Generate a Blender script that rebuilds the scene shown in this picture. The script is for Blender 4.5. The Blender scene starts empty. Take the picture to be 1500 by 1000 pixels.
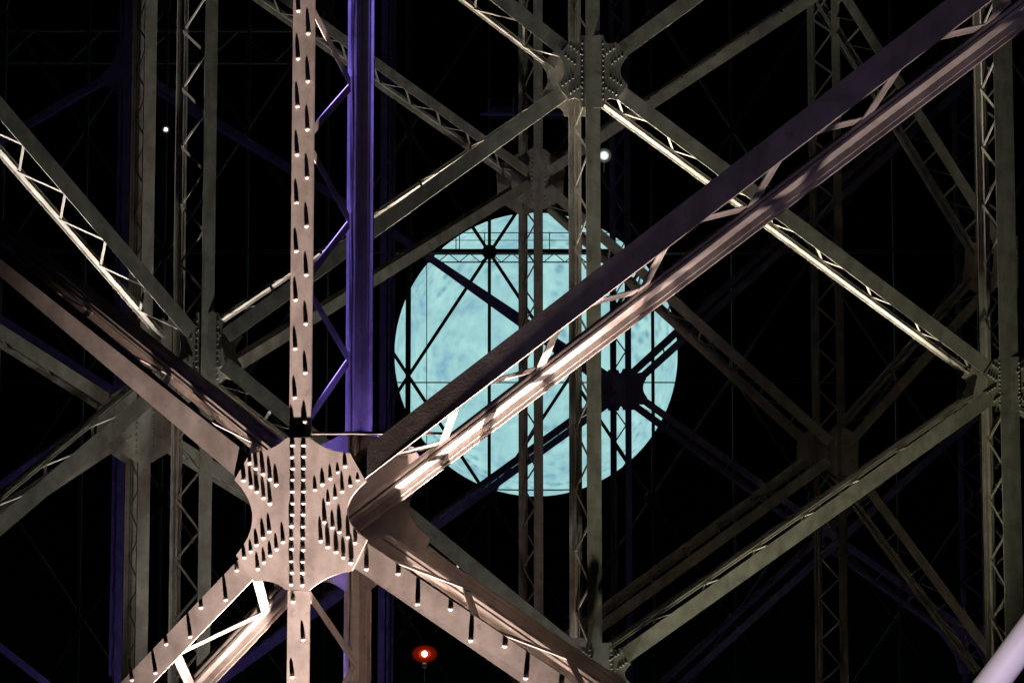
import bpy, bmesh, math, random
from mathutils import Vector, Matrix, noise

random.seed(7)
scene = bpy.context.scene
C = scene.collection
R = math.radians

# ------------------------------------------------------------------ camera
FOCAL = 2400.0            # focal length in pixels of the 1500 px wide photograph
PITCH = R(4.0)
cam_d = bpy.data.cameras.new('camera')
cam_d.sensor_width = 36.0
cam_d.lens = FOCAL / 1500.0 * 36.0
cam_d.clip_start = 0.1
cam_d.clip_end = 6000
cam = bpy.data.objects.new('camera', cam_d)
C.objects.link(cam)
cam.location = (0, 0, 0)
cam.rotation_euler = (R(90) + PITCH, 0, 0)
scene.camera = cam
GROUND_Z = -34.0

def P(px, py, d):
    """point seen at photograph pixel (px, py) at world distance d ahead of the viewer"""
    x = (px - 750) / FOCAL
    y = -(py - 500) / FOCAL
    v = Vector((x, math.cos(PITCH) - y * math.sin(PITCH), math.sin(PITCH) + y * math.cos(PITCH)))
    return v * (d / v.y)

# ------------------------------------------------------------------ world: night sky
w = bpy.data.worlds.new('World')
scene.world = w
w.use_nodes = True
nt = w.node_tree
bg = nt.nodes['Background']
sky = nt.nodes.new('ShaderNodeTexSky')
sky.sky_type = 'NISHITA'
sky.sun_disc = False
sky.sun_elevation = R(-8)
sky.sun_rotation = R(200)
nt.links.new(sky.outputs['Color'], bg.inputs['Color'])
bg.inputs['Strength'].default_value = 0.05

sun_d = bpy.data.lights.new('moonlight', 'SUN')
sun_d.energy = 0.004
sun_d.angle = R(0.5)
sun_d.color = (0.8, 0.88, 1.0)
sun = bpy.data.objects.new('moonlight', sun_d)
C.objects.link(sun)
sun.rotation_euler = (R(50), 0, R(20))

# ------------------------------------------------------------------ floodlights out of view, plus added fill lights
def spot(name, loc, aim, power, color, cone=60, blend=0.7, size=0.12):
    d = bpy.data.lights.new(name, 'SPOT')
    d.energy = power
    d.color = color
    d.spot_size = R(cone)
    d.spot_blend = blend
    d.shadow_soft_size = size
    o = bpy.data.objects.new(name, d)
    C.objects.link(o)
    o.location = loc
    o.rotation_euler = (Vector(aim) - Vector(loc)).to_track_quat('-Z', 'Y').to_euler()
    return o

spot('floodlight_warm', P(466, 3500, 17.12), P(446, 350, 19.9), 145000, (1.0, 0.74, 0.68), 28, 0.9, 0.1)
spot('floodlight_blue', P(400, -2300, 20.3), P(522, -150, 21.3), 430000, (0.24, 0.17, 1.0), 6.0, 0.5, 0.12)
spot('floodlight_pink', P(1180, 2700, 18.0), P(1170, 230, 18.0), 9000, (1.0, 0.76, 0.72), 46, 0.7, 0.08)
spot('fill_light_purple', P(1700, 2600, 4.0), P(1150, 250, 17.0), 560, (0.70, 0.52, 1.0), 44, 0.8, 0.2)  # added violet fill for the front of the up-right brace
# narrow uplights below the braces of the second frame
spot('uplight_white', P(-120, 1500, 43.6), P(70, 330, 41.2), 60000, (1.0, 0.93, 0.86), 24, 0.8, 0.1)
spot('uplight_white', P(480, 1350, 46.5), P(385, 600, 44.0), 24000, (1.0, 0.93, 0.86), 16, 0.5, 0.1)
spot('uplight_cream', P(760, 1300, 48.0), P(770, 60, 43.2), 50000, (1.0, 0.88, 0.74), 26, 0.5, 0.1)
spot('uplight_cream', P(820, 1300, 42.6), P(843, 220, 43.0), 3000, (1.0, 0.84, 0.68), 12, 0.5, 0.1)
spot('uplight_cream', P(1010, 1450, 46.6), P(1130, 340, 44.2), 64000, (1.0, 0.92, 0.76), 34, 0.7, 0.1)
spot('uplight_white', P(600, 1500, 46.0), P(660, 810, 43.0), 24000, (1.0, 0.95, 0.86), 20, 0.5, 0.1)
spot('floodlight_olive', P(1230, 2000, 38.3), P(1190, 780, 42.0), 14000, (0.90, 0.92, 0.62), 42, 0.8, 0.3)
spot('fill_light_grey', P(520, 2700, 37.5), P(600, 350, 42.5), 19000, (0.92, 0.95, 0.84), 52, 0.8, 0.3)
spot('fill_light_mauve', P(650, 2100, 46.0), P(770, 300, 58.0), 4600, (1.0, 0.80, 0.78), 30, 0.9, 0.3)
spot('fill_light_mauve', P(150, 1700, 39.0), P(212, 600, 47.5), 1500, (1.0, 0.88, 0.82), 34, 0.9, 0.3)  # lamp added to lift the third frame's left gusset
spot('fill_light_grey', P(800, 1700, 33.0), P(868, 105, 42.0), 2600, (0.92, 0.95, 0.84), 18, 0.9, 0.2)  # lamp added to lift the second frame's top gusset
spot('floodlight_violet', P(150, 1900, 66.0), P(300, 600, 75.0), 6500, (0.24, 0.18, 1.0), 60, 0.8, 0.3)
spot('floodlight_violet', P(1380, 2000, 62.0), P(1300, 850, 73.0), 1300, (0.24, 0.18, 1.0), 60, 0.8, 0.3)
spot('fill_light_far', P(700, 2000, 100.0), P(750, 400, 130.0), 1500, (0.9, 0.95, 0.9), 110, 0.8, 0.3)  # lamp added to make the farthest frame faintly visible

# ------------------------------------------------------------------ exposure
scene.view_settings.view_transform = 'Standard'
scene.view_settings.look = 'None'
scene.view_settings.exposure = 0.0
scene.view_settings.gamma = 1.0
scene.view_settings.use_curve_mapping = False
scene.cycles.use_denoising = True
scene.cycles.max_bounces = 5

# ------------------------------------------------------------------ materials
def steel(name, base, rough=0.55, spread=0.30, bump=0.045, rust=0.7):
    m = bpy.data.materials.new(name)
    m.use_nodes = True
    t = m.node_tree
    b = t.nodes['Principled BSDF']
    b.inputs['Roughness'].default_value = rough
    b.inputs['Specular IOR Level'].default_value = 0.35
    co = t.nodes.new('ShaderNodeTexCoord')
    n1 = t.nodes.new('ShaderNodeTexNoise')
    n1.inputs['Scale'].default_value = 2.3
    n1.inputs['Detail'].default_value = 7
    n1.inputs['Roughness'].default_value = 0.65
    r1 = t.nodes.new('ShaderNodeValToRGB')
    r1.color_ramp.elements[0].position = 0.3
    r1.color_ramp.elements[1].position = 0.72
    lo = [c * (1 - spread) for c in base]
    hi = [min(1, c * (1 + spread)) for c in base]
    r1.color_ramp.elements[0].color = (*lo, 1)
    r1.color_ramp.elements[1].color = (*hi, 1)
    n2 = t.nodes.new('ShaderNodeTexNoise')
    n2.inputs['Scale'].default_value = 6.5
    n2.inputs['Detail'].default_value = 8
    n2.inputs['Roughness'].default_value = 0.7
    r2 = t.nodes.new('ShaderNodeValToRGB')
    r2.color_ramp.elements[0].position = 0.58
    r2.color_ramp.elements[1].position = 0.72
    r2.color_ramp.elements[0].color = (0, 0, 0, 1)
    r2.color_ramp.elements[1].color = (rust, rust, rust, 1)
    mx = t.nodes.new('ShaderNodeMix')
    mx.data_type = 'RGBA'
    mx.inputs['B'].default_value = (base[0] * 0.55, base[1] * 0.42, base[2] * 0.34, 1)
    n3 = t.nodes.new('ShaderNodeTexNoise')
    n3.inputs['Scale'].default_value = 30
    n3.inputs['Detail'].default_value = 4
    bp = t.nodes.new('ShaderNodeBump')
    bp.inputs['Strength'].default_value = bump
    bp.inputs['Distance'].default_value = 0.01
    for n in (n1, n2, n3):
        t.links.new(co.outputs['Object'], n.inputs['Vector'])
    t.links.new(n1.outputs['Fac'], r1.inputs['Fac'])
    t.links.new(n2.outputs['Fac'], r2.inputs['Fac'])
    mp = t.nodes.new('ShaderNodeMapping')
    mp.inputs['Scale'].default_value = (2.2, 2.2, 0.7)
    n5 = t.nodes.new('ShaderNodeTexNoise')
    n5.inputs['Scale'].default_value = 1.6
    n5.inputs['Detail'].default_value = 6
    r5 = t.nodes.new('ShaderNodeValToRGB')
    r5.color_ramp.elements[0].position = 0.34
    r5.color_ramp.elements[0].color = (0.78, 0.75, 0.73, 1)
    r5.color_ramp.elements[1].position = 0.58
    r5.color_ramp.elements[1].color = (1, 1, 1, 1)
    m5 = t.nodes.new('ShaderNodeMix')
    m5.data_type = 'RGBA'
    m5.blend_type = 'MULTIPLY'
    m5.inputs['Factor'].default_value = 1.0 if rust else 0.0
    t.links.new(co.outputs['Object'], mp.inputs['Vector'])
    t.links.new(mp.outputs['Vector'], n5.inputs['Vector'])
    t.links.new(n5.outputs['Fac'], r5.inputs['Fac'])
    t.links.new(r2.outputs['Color'], mx.inputs['Factor'])
    t.links.new(r1.outputs['Color'], mx.inputs['A'])
    t.links.new(mx.outputs['Result'], m5.inputs['A'])
    t.links.new(r5.outputs['Color'], m5.inputs['B'])
    t.links.new(m5.outputs['Result'], b.inputs['Base Color'])
    t.links.new(n3.outputs['Fac'], bp.inputs['Height'])
    t.links.new(bp.outputs['Normal'], b.inputs['Normal'])
    return m

PAINT = steel('grey_beige_steel_paint', (0.42, 0.39, 0.35))
RIVET = steel('rivet_steel_paint', (0.50, 0.47, 0.43), 0.5, 0.12, 0.0, 0.1)
DARK = steel('dark_steel', (0.06, 0.06, 0.065), 0.9)
TUBE = steel('white_tube_paint', (0.72, 0.70, 0.70), 0.45, 0.05, 0.05, 0.12)

def emit(name, col, strength):
    m = bpy.data.materials.new(name)
    m.use_nodes = True
    b = m.node_tree.nodes['Principled BSDF']
    b.inputs['Base Color'].default_value = (0.02, 0.02, 0.02, 1)
    b.inputs['Emission Color'].default_value = (*col, 1)
    b.inputs['Emission Strength'].default_value = strength
    return m

# ------------------------------------------------------------------ object helpers
WORLD = {}
PLATE_AXIS = {}

def put(name, data, parent=None, mat=None, M=None):
    o = bpy.data.objects.new(name, data)
    C.objects.link(o)
    M = M or Matrix()
    if parent is not None:
        o.parent = parent
        o.matrix_parent_inverse = WORLD[parent.name].inverted()
    o.matrix_basis = M
    WORLD[o.name] = M.copy()
    if mat is not None and data is not None and not data.materials:
        data.materials.append(mat)
    return o

def tag(o, label=None, cat=None, group=None, kind=None):
    if label: o['label'] = label
    if cat: o['category'] = cat
    if group: o['group'] = group
    if kind: o['kind'] = kind
    return o

def unit_cube(mat):
    me = bpy.data.meshes.new('bar')
    bm = bmesh.new()
    bmesh.ops.create_cube(bm, size=1.0)
    bm.to_mesh(me); bm.free()
    me.materials.append(mat)
    return me

CUBE = unit_cube(PAINT)
CUBE_DARK = unit_cube(DARK)

def bar_matrix(a, b, width, thick, wide_axis, ext=0.0):
    """unit cube -> bar from a to b; width along wide_axis, thickness across"""
    ax = (b - a); L = ax.length + 2 * ext; ax.normalize()
    wd = wide_axis - ax * wide_axis.dot(ax)
    wd.normalize()
    th = ax.cross(wd)
    mid = (a + b) / 2
    M = Matrix((( ax.x * L, wd.x * width, th.x * thick, mid.x),
                ( ax.y * L, wd.y * width, th.y * thick, mid.y),
                ( ax.z * L, wd.z * width, th.z * thick, mid.z),
                (0, 0, 0, 1)))
    return M

def rivet_mesh(r, h, seg=10):
    me = bpy.data.meshes.new('rivet')
    bm = bmesh.new()
    rings = []
    for rr, hh in ((1.0, 0.0), (0.97, 0.35), (0.75, 0.75), (0.38, 0.96)):
        rings.append([bm.verts.new((r * rr * math.cos(2 * math.pi * k / seg), r * rr * math.sin(2 * math.pi * k / seg), h * hh)) for k in range(seg)])
    top = bm.verts.new((0, 0, h))
    for a, b in zip(rings, rings[1:]):
        for k in range(seg):
            bm.faces.new((a[k], a[(k + 1) % seg], b[(k + 1) % seg], b[k]))
    for k in range(seg):
        bm.faces.new((rings[-1][k], rings[-1][(k + 1) % seg], top))
    for f in bm.faces: f.smooth = True
    bm.to_mesh(me); bm.free()
    me.materials.append(RIVET)
    return me

RIVET_ME = rivet_mesh(0.033, 0.03)

def frame_axes(axis, dv):
    """axis, depth direction and width direction of a member; braces keep their plates upright"""
    ax = axis.normalized()
    if abs(ax.z) < 0.97:
        h = Vector((ax.y, -ax.x, 0)).normalized()
        if h.dot(dv) < 0: h = -h
        dv = h + Vector((0, 0, dv.z / 1.2))
    v = dv - ax * dv.dot(ax); v.normalize()
    wv = ax.cross(v); wv.normalize()
    return ax, v, wv

def sweep(bm, rects, p0, f0, p1, f1):
    """rects in (width, depth) coordinates carried from end frame 0 to end frame 1"""
    for (w0, w1, v0, v1) in rects:
        vs = []
        for p, (ax, v, wv) in ((p0, f0), (p1, f1)):
            vs.append([bm.verts.new(p + wv * a + v * b) for a, b in ((w0, v0), (w1, v0), (w1, v1), (w0, v1))])
        a, b = vs
        bm.faces.new(a[::-1]); bm.faces.new(b)
        for k in range(4):
            bm.faces.new((a[k], a[(k + 1) % 4], b[(k + 1) % 4], b[k]))

def mesh_from(bm, name, mat=PAINT):
    bmesh.ops.recalc_face_normals(bm, faces=bm.faces)
    me = bpy.data.meshes.new(name)
    bm.to_mesh(me); bm.free()
    me.materials.append(mat)
    return me

def chord_rects(W, web, sgn, off=0.0):
    """cover plate plus two angles back to back: sgn +1 webs point to +depth"""
    t = 0.024
    rects = [(-W / 2, W / 2, off, off + sgn * t)]
    leg = W * 0.36
    rects.append((-leg, leg, off + sgn * (t + .0005), off + sgn * (t + 0.02)))
    rects.append((-0.045, -0.012, off + sgn * (t + 0.021), off + sgn * web))
    rects.append((0.012, 0.045, off + sgn * (t + 0.021), off + sgn * web))
    return rects

def girder(parent, name, a, dva, b, dvb, Wf=0.31, Wr=0.36, web=0.19, s0=0.6, s1=0.6, step=0.8, lace_w=0.09,
           lace=(None, None), front_off=0.0, rivets=None, label=None, rear_start=0.55):
    """laced girder: front chord, rear chord, zigzag of lacing bars between them, rivets"""
    ax = (b - a).normalized(); L = (b - a).length
    pa, pb = a + ax * s0, b - ax * s1
    def dv_at(t): return dva.lerp(dvb, t)
    ta, tb = s0 / L, 1 - s1 / L
    fa, fb = frame_axes(ax, dv_at(ta)), frame_axes(ax, dv_at(tb))
    root = put(name, None, parent, M=Matrix.Translation(pa))
    if label: root['label'] = label
    bm = bmesh.new()
    sweep(bm, chord_rects(Wf, web, 1, front_off), pa, fa, pb, fb)
    put('front_chord', mesh_from(bm, 'front_chord'), root)
    ra, rb = a + dva, b + dvb
    rax = (rb - ra).normalized()
    r0 = min(s0, rear_start)
    qa, qb = ra + rax * r0, rb - rax * s1
    ga, gb = frame_axes(rax, dv_at(ta)), frame_axes(rax, dv_at(tb))
    bm = bmesh.new()
    sweep(bm, chord_rects(Wr, web, -1, 0.024), qa, ga, qb, gb)
    put('rear_chord', mesh_from(bm, 'rear_chord'), root)
    # lacing
    l0, l1 = lace
    l0 = s0 + 0.1 if l0 is None else l0
    l1 = L - s1 - 0.1 if l1 is None else l1
    n = max(2, int(round((l1 - l0) / step)))
    pts = []
    for k in range(n + 1):
        s = l0 + (l1 - l0) * k / n
        t = s / L
        ax_, v, wv = frame_axes(ax, dv_at(t))
        if k % 2 == 0:
            p = a + ax * s + v * (web - 0.05)
        else:
            rl = (rb - ra).length
            p = ra + rax * (s / L * rl) - v * (web - 0.07)
        pts.append((p, wv, v))
    for k in range(n):
        (p, w0, v0), (q, w1, v1) = pts[k], pts[k + 1]
        o = 0.054 if k % 2 else 0.068
        M = bar_matrix(p + w0 * o, q + w0 * o, 0.013, lace_w, w0, 0.045)
        put('lacing_bar', CUBE, root, M=M)
    # rivets on the front cover plate
    if rivets:
        pitch, gauge, r0, r1 = rivets
        s, k = r0, 0
        while s < r1:
            side = 1 if k % 2 else -1
            t = s / L
            ax_, v, wv = frame_axes(ax, dv_at(t))
            p = a + ax * s + wv * side * gauge + v * front_off
            M = Matrix((( wv.x, ax_.x, -v.x, p.x), ( wv.y, ax_.y, -v.y, p.y), (wv.z, ax_.z, -v.z, p.z), (0, 0, 0, 1)))
            put('rivet', RIVET_ME, root, M=M)
            s += pitch; k += 1
    return root

def gusset(parent, node, dv, arms, off, thick=0.022, name='gusset_plate', waist=0.72, notch=0.95, label=None):
    """star-shaped plate: arms = [(direction, half width, length)], concave curves between them"""
    sl = [d.y / d.x for d, h, l in arms if abs(d.x) > 0.2]
    k = sum(sl) / len(sl)
    vd = Vector((-k, 1, 0)).normalized()
    view_x = Vector((1, 0, 0)); view_z = Vector((0, 0, 1))
    def ang(d): return math.atan2(d.z, d.x)
    arms = [(Vector((d.x, -vd.x * d.x / vd.y, d.z)), h, l) for d, h, l in arms]
    arms = sorted([(d.normalized(), h, l) for d, h, l in arms], key=lambda a: ang(a[0]))
    n = len(arms)
    def perp(d):
        p = vd.cross(d); p.normalize()
        # counter-clockwise seen from the viewer
        if d.x * p.z - d.z * p.x < 0: p = -p
        return p
    out = []
    for i in range(n):
        d, h, l = arms[i]
        p = perp(d)
        out.append(d * l - p * h)
        out.append(d * l + p * h)
        d2, h2, l2 = arms[(i + 1) % n]
        p2 = perp(d2)
        a = d * l + p * h
        b = d2 * l2 - p2 * h2
        gap = (ang(d2) - ang(d)) % (2 * math.pi)
        q = waist if gap > R(65) else notch
        mean = (a + b) / 2
        c = mean * q * 2 - mean
        for k in range(1, 9):
            t = k / 9
            out.append(a * (1 - t) ** 2 + c * 2 * t * (1 - t) + b * t * t)
    bm = bmesh.new()
    o0 = vd * off
    o1 = vd * (off + thick)
    top = [bm.verts.new(node + p + o0) for p in out]
    bot = [bm.verts.new(node + p + o1) for p in out]
    ct, cb = bm.verts.new(node + o0), bm.verts.new(node + o1)
    m = len(out)
    for k in range(m):
        j = (k + 1) % m
        bm.faces.new((ct, top[k], top[j]))
        bm.faces.new((cb, bot[j], bot[k]))
        bm.faces.new((top[k], bot[k], bot[j], top[j]))
    o = put(name, mesh_from(bm, name), parent)
    if label: o['label'] = label
    PLATE_AXIS[o.name] = vd
    return o

def rivet_at(parent, p, normal, me=None):
    q = normal.to_track_quat('Z', 'Y').to_matrix().to_4x4()
    j = random.uniform
    p = p + Vector((j(-1, 1), 0, j(-1, 1))) * 0.006
    return put('rivet', me or RIVET_ME, parent, M=Matrix.Translation(p) @ q @ Matrix.Diagonal((j(.88, 1.1), j(.88, 1.1), j(.75, 1.2), 1)))

def rivet_field(parent, spots, normal, r, h):
    """rivet heads too small to pick apart, joined into one part"""
    bm = bmesh.new()
    q = normal.to_track_quat('Z', 'Y').to_matrix().to_4x4()
    for p in spots:
        bmesh.ops.create_icosphere(bm, subdivisions=1, radius=r, matrix=Matrix.Translation(p) @ q @ Matrix.Diagonal((1, 1, h / r, 1)))
    me = bpy.data.meshes.new('rivet_heads')
    bm.to_mesh(me); bm.free()
    me.materials.append(RIVET)
    return tag(put('rivet_heads', me, parent), kind='stuff')

def frame_root(base, label):
    o = put('steel_lattice_frame', None, None, M=Matrix.Translation(base))
    return tag(o, label, 'steel frame', 'lattice frames one behind another')

UP = Vector((0, 0, 1))

# ------------------------------------------------------------------ ground
me = bpy.data.meshes.new('ground')
bm = bmesh.new()
bmesh.ops.create_grid(bm, x_segments=4, y_segments=4, size=3000)
bm.to_mesh(me); bm.free()
gm = steel('dark_asphalt', (0.045, 0.045, 0.047), 0.9, 0.3, 0.3, 0.0)
tag(put('ground', me, None, gm, Matrix.Translation((0, 0, GROUND_Z))), kind='structure')

# ------------------------------------------------------------------ nearest frame
A = P(438, 752, 20.0)
dvA = Vector((0.60, 1.22, 0))
near = frame_root(Vector((A.x, A.y, GROUND_Z)), 'nearest steel frame, warmly lit from below, with a big riveted star-shaped gusset plate')
UR, dvUR = P(1900, -369, 15.2), Vector((0.34, 0.80, -0.24))
UL, dvUL = P(-400, 43, 24.5), Vector((0.75, 1.1, -0.48))
DL, dvDL = P(-100, 1312, 22.65), Vector((0.70, 1.15, -0.08))
DR, dvDR = P(1500, 1474, 16.2), Vector((0.45, 1.1, -0.10))
topA = Vector((A.x, A.y, A.z + 11.0))
botA = Vector((A.x, A.y, GROUND_Z))
girder(near, 'column', A, dvA, topA, dvA, 0.31, 0.40, 0.2, 0.93, 0, 0.93, 0.1, rivets=(0.30, 0.075, 1.12, 11), label='upright column with a warm rivet-dotted front plate and violet rear plate')
girder(near, 'column', A, dvA, botA, dvA, 0.31, 0.40, 0.2, 0.93, 0, 0.93, 0.1, lace=(1.0, 7.5), rivets=(0.45, 0.075, 1.05, 7))
girder(near, 'diagonal_brace', A, dvA * 0.84 + Vector((0, 0, -0.185)), UR, dvUR, 0.32, 0.33, 0.2, 0.88, 0.3, 0.78, 0.11, rivets=None, rear_start=0.0)
girder(near, 'diagonal_brace', A, dvA + Vector((0, 0, -0.09)), UL, dvUL, 0.33, 0.36, 0.2, 0.88, 0.3, 0.85, 0.08, rivets=None)
girder(near, 'diagonal_brace', A, dvA + Vector((0, 0, -0.07)), DL, dvDL, 0.33, 0.36, 0.2, 0.95, 0.3, 0.8, 0.12, rivets=(0.36, 0.085, 1.15, 4.5))
girder(near, 'diagonal_brace', A, dvA + Vector((0, 0, -0.08)), DR, dvDR, 0.34, 0.36, 0.2, 0.98, 0.3, 0.8, 0.11, rivets=(0.40, 0.085, 1.15, 6.5))
armsA = [((UR - A), 0.20, 1.02), ((UL - A), 0.20, 1.0), ((DL - A), 0.21, 1.02), ((DR - A), 0.21, 1.0), (UP, 0.165, 0.92), (-UP, 0.165, 0.92)]
gA = gusset(near, A, dvA, armsA, -0.03, 0.026, label='star-shaped gusset plate studded with rivets')
gusset(near, A + dvA, dvA, [(d, h * 1.1, l * 1.12) for d, h, l in armsA], -0.03, 0.022, label='rear gusset plate in violet shade')
nA = -dvA.normalized()
# added plates inside the column that keep stray light off the rear parts
uA = Vector((dvA.y, -dvA.x, 0)).normalized()
put('upper_light_shield', CUBE, near, M=bar_matrix(A + dvA * 0.52 + UP * 0.98 - uA * 0.14, A + dvA * 0.52 + UP * 0.98 + uA * 1.35, 1.24, 0.03, dvA))  # added above the gusset to shade the rear gusset
put('lower_light_shield', CUBE, near, M=bar_matrix(A + dvA * 0.87 - UP * 2.3 + uA * 0.97, A + dvA * 0.87 - UP * 2.3 + uA * 3.2, 0.34, 0.05, dvA))  # unseen plate added to keep warm light off the rear brace
put('lower_light_shield', CUBE, near, M=bar_matrix(A + dvA * 0.50 - UP * 2.3 - uA * 0.3, A + dvA * 0.50 - UP * 2.3 + uA * 0.95, 1.34, 0.05, dvA))  # unseen plate added to keep warm light off the rear column
for k in range(13):
    z = 0.84 - k * 0.14
    for s in (-1, 1):
        rivet_at(gA, A + UP * z + uA * 0.082 * s + nA * 0.028, nA)
for far, l0, l1 in ((UR, .38, 1.0), (UL, .40, 1.0), (DL, .38, 1.0), (DR, .38, 1.0)):
    d = (far - A).normalized()
    p = dvA.normalized().cross(d).normalized()
    for k in range(5):
        for s in (-1, 1):
            l = l0 + (l1 - l0) * (k + (0.5 if s > 0 else 0.0)) / 5
            rivet_at(gA, A + d * l + p * s * 0.115 + nA * 0.028, nA)

# ------------------------------------------------------------------ generic frame from nodes
def build_frame(root, nodes, braces, columns, W, Wr, web, step, plates, arm_len, top_y=-230, low_y=1230, lace_w=0.075, s0=0.45, rivets=True, colWr=None, brace_dv=1.0, col_scale={}, waist=0.8, notch=0.86):
    pos = {k: P(*v[0]) for k, v in nodes.items()}
    dvs = {k: Vector(v[1]) for k, v in nodes.items()}
    arms = {k: [] for k in nodes}
    for a, b in braces:
        girder(root, 'diagonal_brace', pos[a], dvs[a] * brace_dv, pos[b], dvs[b] * brace_dv, W, Wr, web, s0, s0, step, lace_w)
        arms[a].append((pos[b] - pos[a], W * 0.62, arm_len.get(a, 0.8)))
        arms[b].append((pos[a] - pos[b], W * 0.62, arm_len.get(b, 0.8)))
    for key in columns:
        p = pos[key]
        d = nodes[key][0][2]
        px = nodes[key][0][0]
        zt = P(px, top_y, d).z
        zb = P(px, low_y, d).z
        a = Vector((p.x, p.y, GROUND_Z)); b = Vector((p.x, p.y, zt))
        girder(root, 'column', a, dvs[key], b, dvs[key], W * col_scale.get(key, 1), colWr or Wr, min(web, 0.17), 0, 0, step, lace_w, lace=(zb - GROUND_Z, zt - GROUND_Z - 0.2), front_off=-0.03)
    for key in plates:
        ar = arms[key] + [(UP, W * 0.72, arm_len.get(key, 0.8)), (-UP, W * 0.72, arm_len.get(key, 0.8))]
        g = gusset(root, pos[key], dvs[key], ar, -0.004 - 0.022, 0.020, waist=waist, notch=notch)
        gusset(root, pos[key] + dvs[key], dvs[key], ar, -0.03, 0.02, waist=waist, notch=notch)
        if rivets:
            vd = PLATE_AXIS[g.name]
            n = -vd
            pts = []
            for d, h, l in arms[key]:
                d = Vector((d.x, -vd.x * d.x / vd.y, d.z)).normalized()
                q = vd.cross(d).normalized()
                for k in range(4):
                    for s in (-1, 1):
                        pts.append(pos[key] + d * (l * (0.5 + 0.46 * (k + (0.5 if s > 0 else 0)) / 4)) + q * s * W * 0.36 + n * 0.026)
            for s in (-1, 1):
                for k in range(-5, 6):
                    pts.append(pos[key] + UP * k * l / 6.5 + Vector((vd.y, -vd.x, 0)).normalized() * (s * W * 0.68) + n * 0.026)
            rivet_field(g, pts, n, 0.034, 0.045)
    return pos

# ------------------------------------------------------------------ second frame
mid_nodes = {
    'C': ((303, 512, 43.0), (-0.93, 0.9, 0)), 'B': ((868, 105, 42.0), (-0.42, 1.1, 0)),
    'D': ((1478, 562, 43.5), (-0.26, 1.1, 0)), 'E': ((880, 985, 41.5), (-0.44, 1.1, 0)),
    'C2': ((301, -345, 43.0), (-0.93, 0.9, 0)), 'C3': ((305, 1370, 43.0), (-0.93, 0.9, 0)),
    'D2': ((1465, -330, 43.5), (-0.26, 1.1, 0)), 'D3': ((1490, 1440, 43.5), (-0.26, 1.1, 0)),
    'X1': ((-320, -217, 37.0), (-1.0, 0.7, 0)), 'X2': ((-320, 1042, 37.0), (-1.0, 0.7, 0)),
    'Y1': ((2080, 150, 44.5), (-0.1, 1.1, 0)), 'Y2': ((2080, 1000, 44.5), (-0.1, 1.1, 0)),
}
base = P(303, 512, 43); base.z = GROUND_Z
mid = frame_root(base, 'second steel frame, olive grey with white-lit undersides, gussets around the glowing globe')
build_frame(mid, mid_nodes,
            [('C', 'B'), ('B', 'D'), ('D', 'E'), ('C', 'E'), ('C', 'X1'), ('C', 'X2'), ('B', 'C2'), ('B', 'D2'), ('E', 'C3'), ('E', 'D3'), ('D', 'Y1'), ('D', 'Y2')],
            ['C', 'B', 'D'], 0.40, 0.18, 0.34, 0.80, ['C', 'B', 'D', 'E'], {'C': 0.98, 'B': 0.95, 'D': 0.72, 'E': 0.75}, s0=0.62, colWr=0.36, brace_dv=1.15, col_scale={'D': 1.35})

# ------------------------------------------------------------------ third frame
far_nodes = {
    'F': ((788, 262, 58.0), (-0.52, 1.1, 0)), 'G': ((1232, 662, 56.0), (-0.62, 1.1, 0)), 'H': ((212, 620, 47.5), (-0.62, 1.1, 0)),
    'F2': ((788, 985, 58.0), (-0.52, 1.1, 0)), 'G2': ((1225, -25, 56.0), (-0.62, 1.1, 0)), 'H2': ((212, -150, 47.5), (-0.62, 1.1, 0)),
    'G3': ((1482, 385, 50.0), (-0.6, 1.1, 0)), 'G4': ((1490, 1010, 50.0), (-0.6, 1.1, 0)),
    'Z1': ((-360, 255, 45.0), (-0.7, 1.0, 0)), 'Z2': ((-360, 1000, 45.0), (-0.7, 1.0, 0)),
}
base = P(788, 262, 58); base.z = GROUND_Z
third = frame_root(base, 'third steel frame, dim mauve grey, with a rounded gusset directly above the glowing globe')
build_frame(third, far_nodes,
            [('F', 'H'), ('F', 'H2'), ('F', 'G'), ('F', 'G2'), ('F2', 'H'), ('F2', 'G'), ('G', 'G3'), ('G', 'G4'), ('G2', 'G3'), ('H', 'Z1'), ('H', 'Z2')],
            ['F', 'G', 'H', 'G3'], 0.36, 0.36, 0.16, 0.72, ['F', 'G', 'H', 'F2', 'G3'], {'F': 1.08, 'G': 0.8, 'H': 1.12}, s0=0.5, waist=0.98, notch=0.98)

# ------------------------------------------------------------------ fourth frame
deep_nodes = {
    'K': ((187, 95, 75.0), (-0.5, 1.1, 0)), 'J': ((920, 570, 75.0), (-0.6, 1.1, 0)), 'L': ((187, 1095, 75.0), (-0.5, 1.1, 0)),
    'M': ((1453, 950, 72.0), (-0.9, 1.1, 0)), 'N': ((1447, 95, 72.0), (-0.9, 1.1, 0)), 'V': ((1450, 592, 72.0), (-0.9, 1.1, 0)),
    'J2': ((920, 1071, 75.0), (-0.6, 1.1, 0)), 'O': ((562, 333, 76.0), (0.3, 1.1, 0)),
    'Q1': ((-540, 122, 76.0), (-0.5, 1.1, 0)), 'Q2': ((187, 585, 75.0), (-0.5, 1.1, 0)), 'Q3': ((-540, 1072, 76.0), (-0.5, 1.1, 0)),
    'K1': ((-540, 520, 76.0), (-0.5, 1.1, 0)), 'J3': ((920, -380, 75.0), (-0.6, 1.1, 0)),
}
base = P(920, 570, 75); base.z = GROUND_Z
deep = frame_root(base, 'fourth steel frame, dark with violet-blue tinge, one gusset black against the globe')
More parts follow.
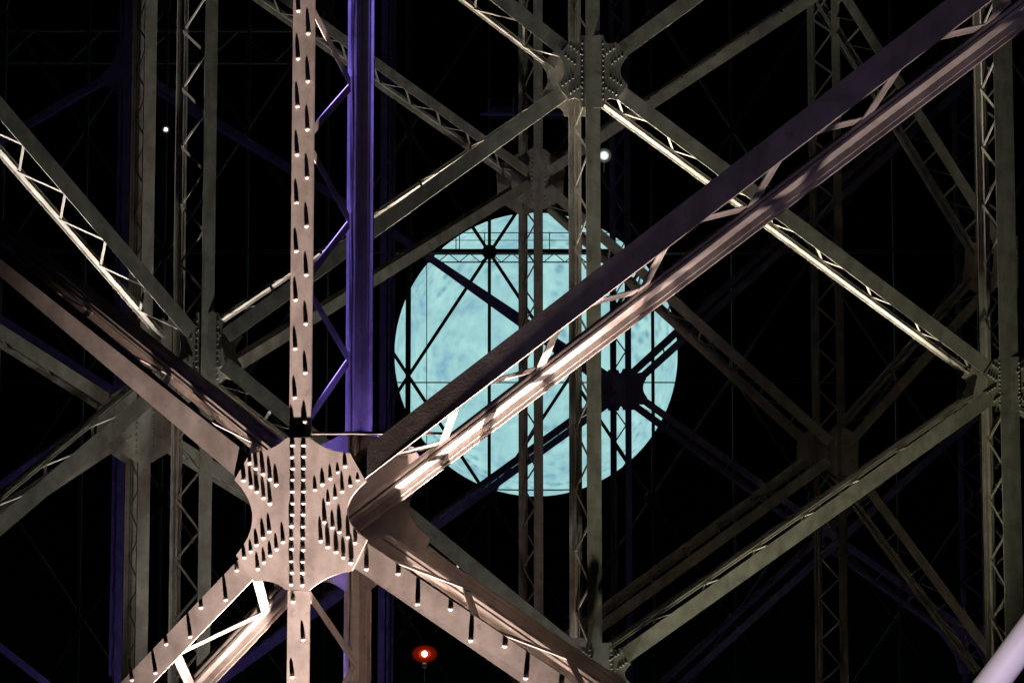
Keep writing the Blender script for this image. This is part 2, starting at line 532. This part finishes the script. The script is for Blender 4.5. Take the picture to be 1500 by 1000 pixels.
build_frame(deep, deep_nodes,
            [('K', 'O'), ('O', 'J'), ('J', 'L'), ('J', 'M'), ('J', 'N'), ('J2', 'V'), ('K', 'K1'), ('L', 'K1'), ('Q1', 'Q2'), ('Q3', 'Q2')],
            ['K', 'J', 'M', 'O'], 0.33, 0.34, 0.15, 0.85, ['K', 'J', 'M', 'N'], {'J': 0.95, 'K': 1.2, 'M': 1.2}, s0=0.5, rivets=False)

# ------------------------------------------------------------------ farthest frame: slender bars before the globe
D5 = 130.0
base = P(717, 370, D5); base.z = GROUND_Z
slim = frame_root(base, 'farthest steel frame of slender crossing bars, silhouetted against the glowing globe')
DX, DY = 119.0, 180.0
def slim_bar(name, a, b, wd, th=0.1):
    ax = (b - a).normalized()
    wide = Vector((ax.z, 0, -ax.x))
    put(name, CUBE, slim, M=bar_matrix(a, b, wd, th, wide))
def disc_plate(p, r, th=0.1, seg=10):
    bm = bmesh.new()
    bmesh.ops.create_cone(bm, cap_ends=True, segments=seg, radius1=r, radius2=r, depth=th, matrix=Matrix.Translation(p) @ Matrix.Rotation(R(90), 4, 'X'))
    put('gusset_plate', mesh_from(bm, 'gusset_plate'), slim)
for k in range(-8, 9):
    x = 717 + DX * k
    y0 = 370 if k % 2 == 0 else 550
    a = P(x, y0, D5)
    wd = 0.42 if k == -1 else 0.26
    slim_bar('column', Vector((a.x, a.y - 0.25, GROUND_Z)), Vector((a.x, a.y - 0.25, P(x, -150, D5).z)), wd, 0.1)
    y = y0 - 720
    while y < 1300:
        if -250 < y < 1250:
            if k % 2 == 0: disc_plate(P(x, y, D5) - Vector((0, 0.42, 0)), 0.62)
            for dx, dy in ((DX, DY), (DX, -DY)):
                if k < 8:
                    q = P(x + dx, y + dy, D5)
                    o = Vector((0, 0.02 if dy > 0 else 0.28, 0))
                    slim_bar('diagonal_bar', P(x, y, D5) + o, q + o, 0.27, 0.08)
        y += 360
# horizontal beam with a fine lattice below
slim_bar('horizontal_beam', P(-250, 368, D5 - 0.55), P(1740, 368, D5 - 0.55), 0.34, 0.3)
slim_bar('tie_rod', P(-250, 560, D5 - 0.6), P(1740, 560, D5 - 0.6), 0.10, 0.1)
slim_bar('tie_rod', P(625, 350, D5 - 0.8), P(625, 900, D5 - 0.8), 0.06, 0.06)
# horizontal lattice girder high up, far left
for yy in (45, 92):
    slim_bar('horizontal_beam', P(-250, yy, D5 + 3), P(450, yy, D5 + 3), 0.22, 0.3)
for k in range(14):
    x = -250 + k * 50
    slim_bar('lacing_bar', P(x, 92 if k % 2 else 45, D5 + 3.3), P(x + 50, 45 if k % 2 else 92, D5 + 3.3), 0.14, 0.1)

# ------------------------------------------------------------------ catwalk in front of the globe
cw = put('catwalk', None, None, M=Matrix.Translation(P(750, 386, 134)))
tag(cw, 'slender catwalk with handrail and fine lattice crossing the upper part of the globe', 'catwalk')
D6 = 134.0
def cw_bar(name, a, b, wd, th=0.06):
    ax = (b - a).normalized()
    put(name, CUBE_DARK, cw, M=bar_matrix(a, b, wd, th, Vector((ax.z, 0, -ax.x))))
cw_bar('handrail', P(560, 341, D6), P(1010, 341, D6), 0.07)
cw_bar('rail', P(560, 352, D6), P(1010, 352, D6), 0.05)
cw_bar('bottom_chord', P(560, 384, D6), P(1010, 384, D6), 0.10, 0.1)
cw_bar('deck_edge', P(560, 371, D6), P(1010, 371, D6), 0.16, 0.8)
xx = [580, 633, 668, 673, 710, 760, 805, 852, 900, 950]
for x in xx:
    cw_bar('post', P(x, 371, D6 - .1), P(x, 340, D6 - .1), 0.08)
for k in range(28):
    x = 564 + k * 15.5
    cw_bar('lacing_bar', P(x, 384 if k % 2 else 371, D6 + .1), P(x + 15.5, 371 if k % 2 else 384, D6 + .1), 0.07)

# ------------------------------------------------------------------ glowing globe
D7 = 168.0
gc = P(785, 519, D7)
gr = 207 / FOCAL * D7
gm = bpy.data.materials.new('lit_globe_skin')
gm.use_nodes = True
t = gm.node_tree
b = t.nodes['Principled BSDF']
b.inputs['Base Color'].default_value = (0.05, 0.08, 0.08, 1)
b.inputs['Roughness'].default_value = 0.8
co = t.nodes.new('ShaderNodeTexCoord')
n1 = t.nodes.new('ShaderNodeTexNoise'); n1.inputs['Scale'].default_value = 0.22; n1.inputs['Detail'].default_value = 8; n1.inputs['Roughness'].default_value = 0.68
n1.inputs['Distortion'].default_value = 0.4
r1 = t.nodes.new('ShaderNodeValToRGB')
e = r1.color_ramp.elements
e[0].position = 0.30; e[0].color = (0.20, 0.41, 0.58, 1)
e[1].position = 0.74; e[1].color = (0.52, 0.84, 0.84, 1)
x1 = e.new(0.44); x1.color = (0.32, 0.60, 0.63, 1)
x2 = e.new(0.56); x2.color = (0.38, 0.69, 0.69, 1)
n2 = t.nodes.new('ShaderNodeTexVoronoi'); n2.inputs['Scale'].default_value = 0.95; n2.feature = 'SMOOTH_F1'
n2.inputs['Smoothness'].default_value = 0.6
n4 = t.nodes.new('ShaderNodeTexNoise'); n4.inputs['Scale'].default_value = 0.12; n4.inputs['Detail'].default_value = 2
r2 = t.nodes.new('ShaderNodeValToRGB')
r2.color_ramp.elements[0].position = 0.12; r2.color_ramp.elements[0].color = (1, 1, 1, 1)
r2.color_ramp.elements[1].position = 0.50; r2.color_ramp.elements[1].color = (0, 0, 0, 1)
r3 = t.nodes.new('ShaderNodeValToRGB')
r3.color_ramp.elements[0].position = 0.40; r3.color_ramp.elements[0].color = (0.08, 0.08, 0.08, 1)
r3.color_ramp.elements[1].position = 0.60; r3.color_ramp.elements[1].color = (0.7, 0.7, 0.7, 1)
mu = t.nodes.new('ShaderNodeMath'); mu.operation = 'MULTIPLY'
mx = t.nodes.new('ShaderNodeMix'); mx.data_type = 'RGBA'
mx.inputs['B'].default_value = (0.11, 0.27, 0.38, 1)
for n in (n1, n2, n4):
    t.links.new(co.outputs['Object'], n.inputs['Vector'])
t.links.new(n1.outputs['Fac'], r1.inputs['Fac'])
t.links.new(n2.outputs['Distance'], r2.inputs['Fac'])
t.links.new(n4.outputs['Fac'], r3.inputs['Fac'])
t.links.new(r2.outputs['Color'], mu.inputs[0])
t.links.new(r3.outputs['Color'], mu.inputs[1])
t.links.new(mu.outputs[0], mx.inputs['Factor'])
t.links.new(r1.outputs['Color'], mx.inputs['A'])
t.links.new(mx.outputs['Result'], b.inputs['Emission Color'])
b.inputs['Emission Strength'].default_value = 1.0
globe = put('glowing_globe', None, None, M=Matrix.Translation(gc - Vector((0, 0, gr))))
tag(globe, 'huge round glowing globe with mottled pale turquoise surface behind the lattice', 'globe')
me = bpy.data.meshes.new('skin')
bm = bmesh.new()
bmesh.ops.create_uvsphere(bm, u_segments=96, v_segments=48, radius=gr)
for f in bm.faces: f.smooth = True
bm.to_mesh(me); bm.free()
put('skin', me, globe, gm, Matrix.Translation(gc))
bm = bmesh.new()
prev = None
ring = []
rr = gr * 0.32
for k in range(48):
    a = 2 * math.pi * k / 48
    c = gc + Vector((math.cos(a) * rr, math.sin(a) * rr, -math.sqrt(gr * gr - rr * rr) + 0.02))
    u = Vector((math.cos(a), math.sin(a), 0))
    ring.append([bm.verts.new(c + u * 0.12 * math.cos(q) + UP * 0.12 * math.sin(q)) for q in (0, R(90), R(180), R(270))])
for k in range(48):
    x, y = ring[k], ring[(k + 1) % 48]
    for j in range(4):
        bm.faces.new((x[j], x[(j + 1) % 4], y[(j + 1) % 4], y[j]))
put('hoop', mesh_from(bm, 'hoop', DARK), globe)

# ------------------------------------------------------------------ small lamps
WHITE_GLOW = emit('white_lamp_glow', (1.0, 0.96, 0.88), 60)
COOL_GLOW = emit('cool_lamp_glow', (0.55, 0.72, 0.68), 0.8)
def lathe(prof, seg=16):
    bm = bmesh.new()
    rings = [[bm.verts.new((r * math.cos(2 * math.pi * k / seg), r * math.sin(2 * math.pi * k / seg), z)) for k in range(seg)] for r, z in prof]
    for a, b_ in zip(rings, rings[1:]):
        for k in range(seg):
            bm.faces.new((a[k], a[(k + 1) % seg], b_[(k + 1) % seg], b_[k]))
    bm.faces.new(rings[0][::-1]); bm.faces.new(rings[-1])
    for f in bm.faces: f.smooth = len(f.verts) == 4
    return bm

def halo_glow(name, col, density):
    """emission-only volume: the halo around a lamp, put in as a glowing ball"""
    m = bpy.data.materials.new(name)
    m.use_nodes = True
    t = m.node_tree
    for n in list(t.nodes): t.nodes.remove(n)
    out = t.nodes.new('ShaderNodeOutputMaterial')
    pv = t.nodes.new('ShaderNodeVolumePrincipled')
    pv.inputs['Density'].default_value = 0.0
    pv.inputs['Emission Color'].default_value = (*col, 1)
    pv.inputs['Emission Strength'].default_value = density
    t.links.new(pv.outputs[0], out.inputs['Volume'])
    return m

def ball(name, r, mat, c, parent, sx=1, sz=1):
    bm = bmesh.new(); bmesh.ops.create_uvsphere(bm, u_segments=20, v_segments=12, radius=r)
    for f in bm.faces: f.smooth = True
    return put(name, mesh_from(bm, name, mat), parent, M=Matrix.Translation(c) @ Matrix.Diagonal((sx, 1, sz, 1)))

def white_lamp(px, py, d, size, label):
    c = P(px, py, d)
    root = put('floodlight', None, None, M=Matrix.Translation(c))
    tag(root, label, 'lamp', 'small white lamps in the lattice')
    M = Matrix.Translation(c) @ Matrix.Rotation(R(90), 4, 'X')       # local z towards the viewer
    s = size
    put('housing', mesh_from(lathe([(0.35 * s, -1.1 * s), (0.75 * s, -0.9 * s), (1.35 * s, -0.1 * s), (1.4 * s, 0.0)]), 'housing', PAINT), root, M=M)
    put('reflector_ring', mesh_from(lathe([(1.42 * s, -0.02 * s), (1.42 * s, 0.12 * s), (1.2 * s, 0.12 * s)]), 'reflector_ring', COOL_GLOW), root, M=M)
    bm = bmesh.new(); bmesh.ops.create_uvsphere(bm, u_segments=14, v_segments=8, radius=0.7 * s)
    for f in bm.faces: f.smooth = True
    put('bulb', mesh_from(bm, 'bulb', WHITE_GLOW), root, M=M @ Matrix.Translation((0, 0, 0.15 * s)))
    ball('halo', 2.3 * s, halo_glow('white_halo', (0.55, 0.72, 0.62), 0.03 / s), c, root)  # lamp halo put in as a glowing ball, no glass
    put('bracket', CUBE, root, M=bar_matrix(c + Vector((0, 0.6 * s, -0.5 * s)), c + Vector((0, 1.2 * s, -5 * s)), 0.3 * s, 0.3 * s, Vector((1, 0, 0))))

white_lamp(885, 228, 64.0, 0.13, 'bright white lamp right of the olive column above the globe')
white_lamp(243, 190, 62.0, 0.06, 'tiny white lamp between the two upright columns at upper left')

rc = P(622, 957, 52.0)
red = put('red_beacon', None, None, M=Matrix.Translation(rc - Vector((0, 0, 0.3))))
tag(red, 'glowing red beacon lamp low in the dark below the riveted brace', 'beacon')
rm = halo_glow('red_halo', (1.0, 0.035, 0.008), 0.28)
ball('lens', 0.34, rm, rc, red, 1.2, 0.8)  # beacon's red halo, put in as a glowing ball around the bulb
ball('inner_halo', 0.17, halo_glow('red_inner_halo', (1.0, 0.08, 0.02), 1.6), rc, red, 1.2, 0.9)  # brighter inner part of the same painted halo
ball('bulb', 0.085, emit('red_lamp_core', (1.0, 0.55, 0.35), 40), rc, red)
put('base', mesh_from(lathe([(0.05, -0.45), (0.08, -0.42), (0.08, -0.3), (0.05, -0.28)]), 'base', DARK), red, M=Matrix.Translation(rc))
put('mast', CUBE_DARK, red, M=bar_matrix(rc - UP * 0.4, Vector((rc.x, rc.y, GROUND_Z)), 0.02, 0.02, Vector((1, 0, 0))))

# ------------------------------------------------------------------ small service platform hanging above the globe
D8 = 88.0
pc = P(765, 168, D8)
plat = put('service_platform', None, None, M=Matrix.Translation(pc))
tag(plat, 'dim slatted service platform hanging behind the columns above the globe', 'platform')
for k in range(6):
    y = 0.55 * k
    put('slat', CUBE_DARK, plat, M=bar_matrix(P(712, 158, D8) + Vector((0, y, 0)), P(832, 158, D8) + Vector((0, y, 0)), 0.30, 0.05, Vector((0, 1, 0))))
put('lower_rail', CUBE, plat, M=bar_matrix(P(704, 167, D8) , P(838, 167, D8), 0.14, 0.1, UP))
put('upper_rail', CUBE_DARK, plat, M=bar_matrix(P(715, 146, D8) , P(828, 146, D8), 0.09, 0.08, UP))
for x in (716, 752, 790, 827):
    put('post', CUBE, plat, M=bar_matrix(P(x, 167, D8 - .1), P(x, 145, D8 - .1), 0.10, 0.08, Vector((1, 0, 0))))

# ------------------------------------------------------------------ pale tube close to the viewer, lower corner
D9 = 9.0
tube = put('tube_rail', None, None, M=Matrix.Translation(P(1440, 1010, D9)))
tag(tube, 'pale pinkish white steel tube cutting across the bottom right corner', 'rail')
pts = [P(900, 1750, D9 + .9), P(1150, 1390, D9 + .55), P(1310, 1180, D9 + .3), P(1390, 1080, D9 + .1), P(1455, 998, D9), P(1510, 924, D9), P(1570, 842, D9 - .1), P(1660, 712, D9 - .2), P(1760, 560, D9 - .3), P(1900, 330, D9 - .45), P(2150, -120, D9 - .7), P(2450, -700, D9 - 1.0)]
bm = bmesh.new()
rings = []
for i, p in enumerate(pts):
    ax = (pts[min(i + 1, len(pts) - 1)] - pts[max(i - 1, 0)]).normalized()
    u = ax.cross(Vector((0, 1, 0))).normalized(); v = ax.cross(u)
    rings.append([bm.verts.new(p + u * 0.083 * math.cos(2 * math.pi * k / 20) + v * 0.083 * math.sin(2 * math.pi * k / 20)) for k in range(20)])
for x, y in zip(rings, rings[1:]):
    for k in range(20):
        bm.faces.new((x[k], x[(k + 1) % 20], y[(k + 1) % 20], y[k])).smooth = True
bm.faces.new(rings[0]); bm.faces.new(rings[-1][::-1])
put('tube', mesh_from(bm, 'tube', TUBE), tube)
put('bracket', CUBE, tube, M=bar_matrix(P(1400, 1090, D9 + 0.15), P(1400, 1090, D9 + 0.15) - UP * 3, 0.1, 0.06, Vector((1, 0, 0))))
spot('fill_light_pale', P(1300, 500, 4.0), P(1480, 960, D9), 600, (1.0, 0.86, 0.84), 14, 0.5, 0.05)  # unseen lamp added only to light the tube
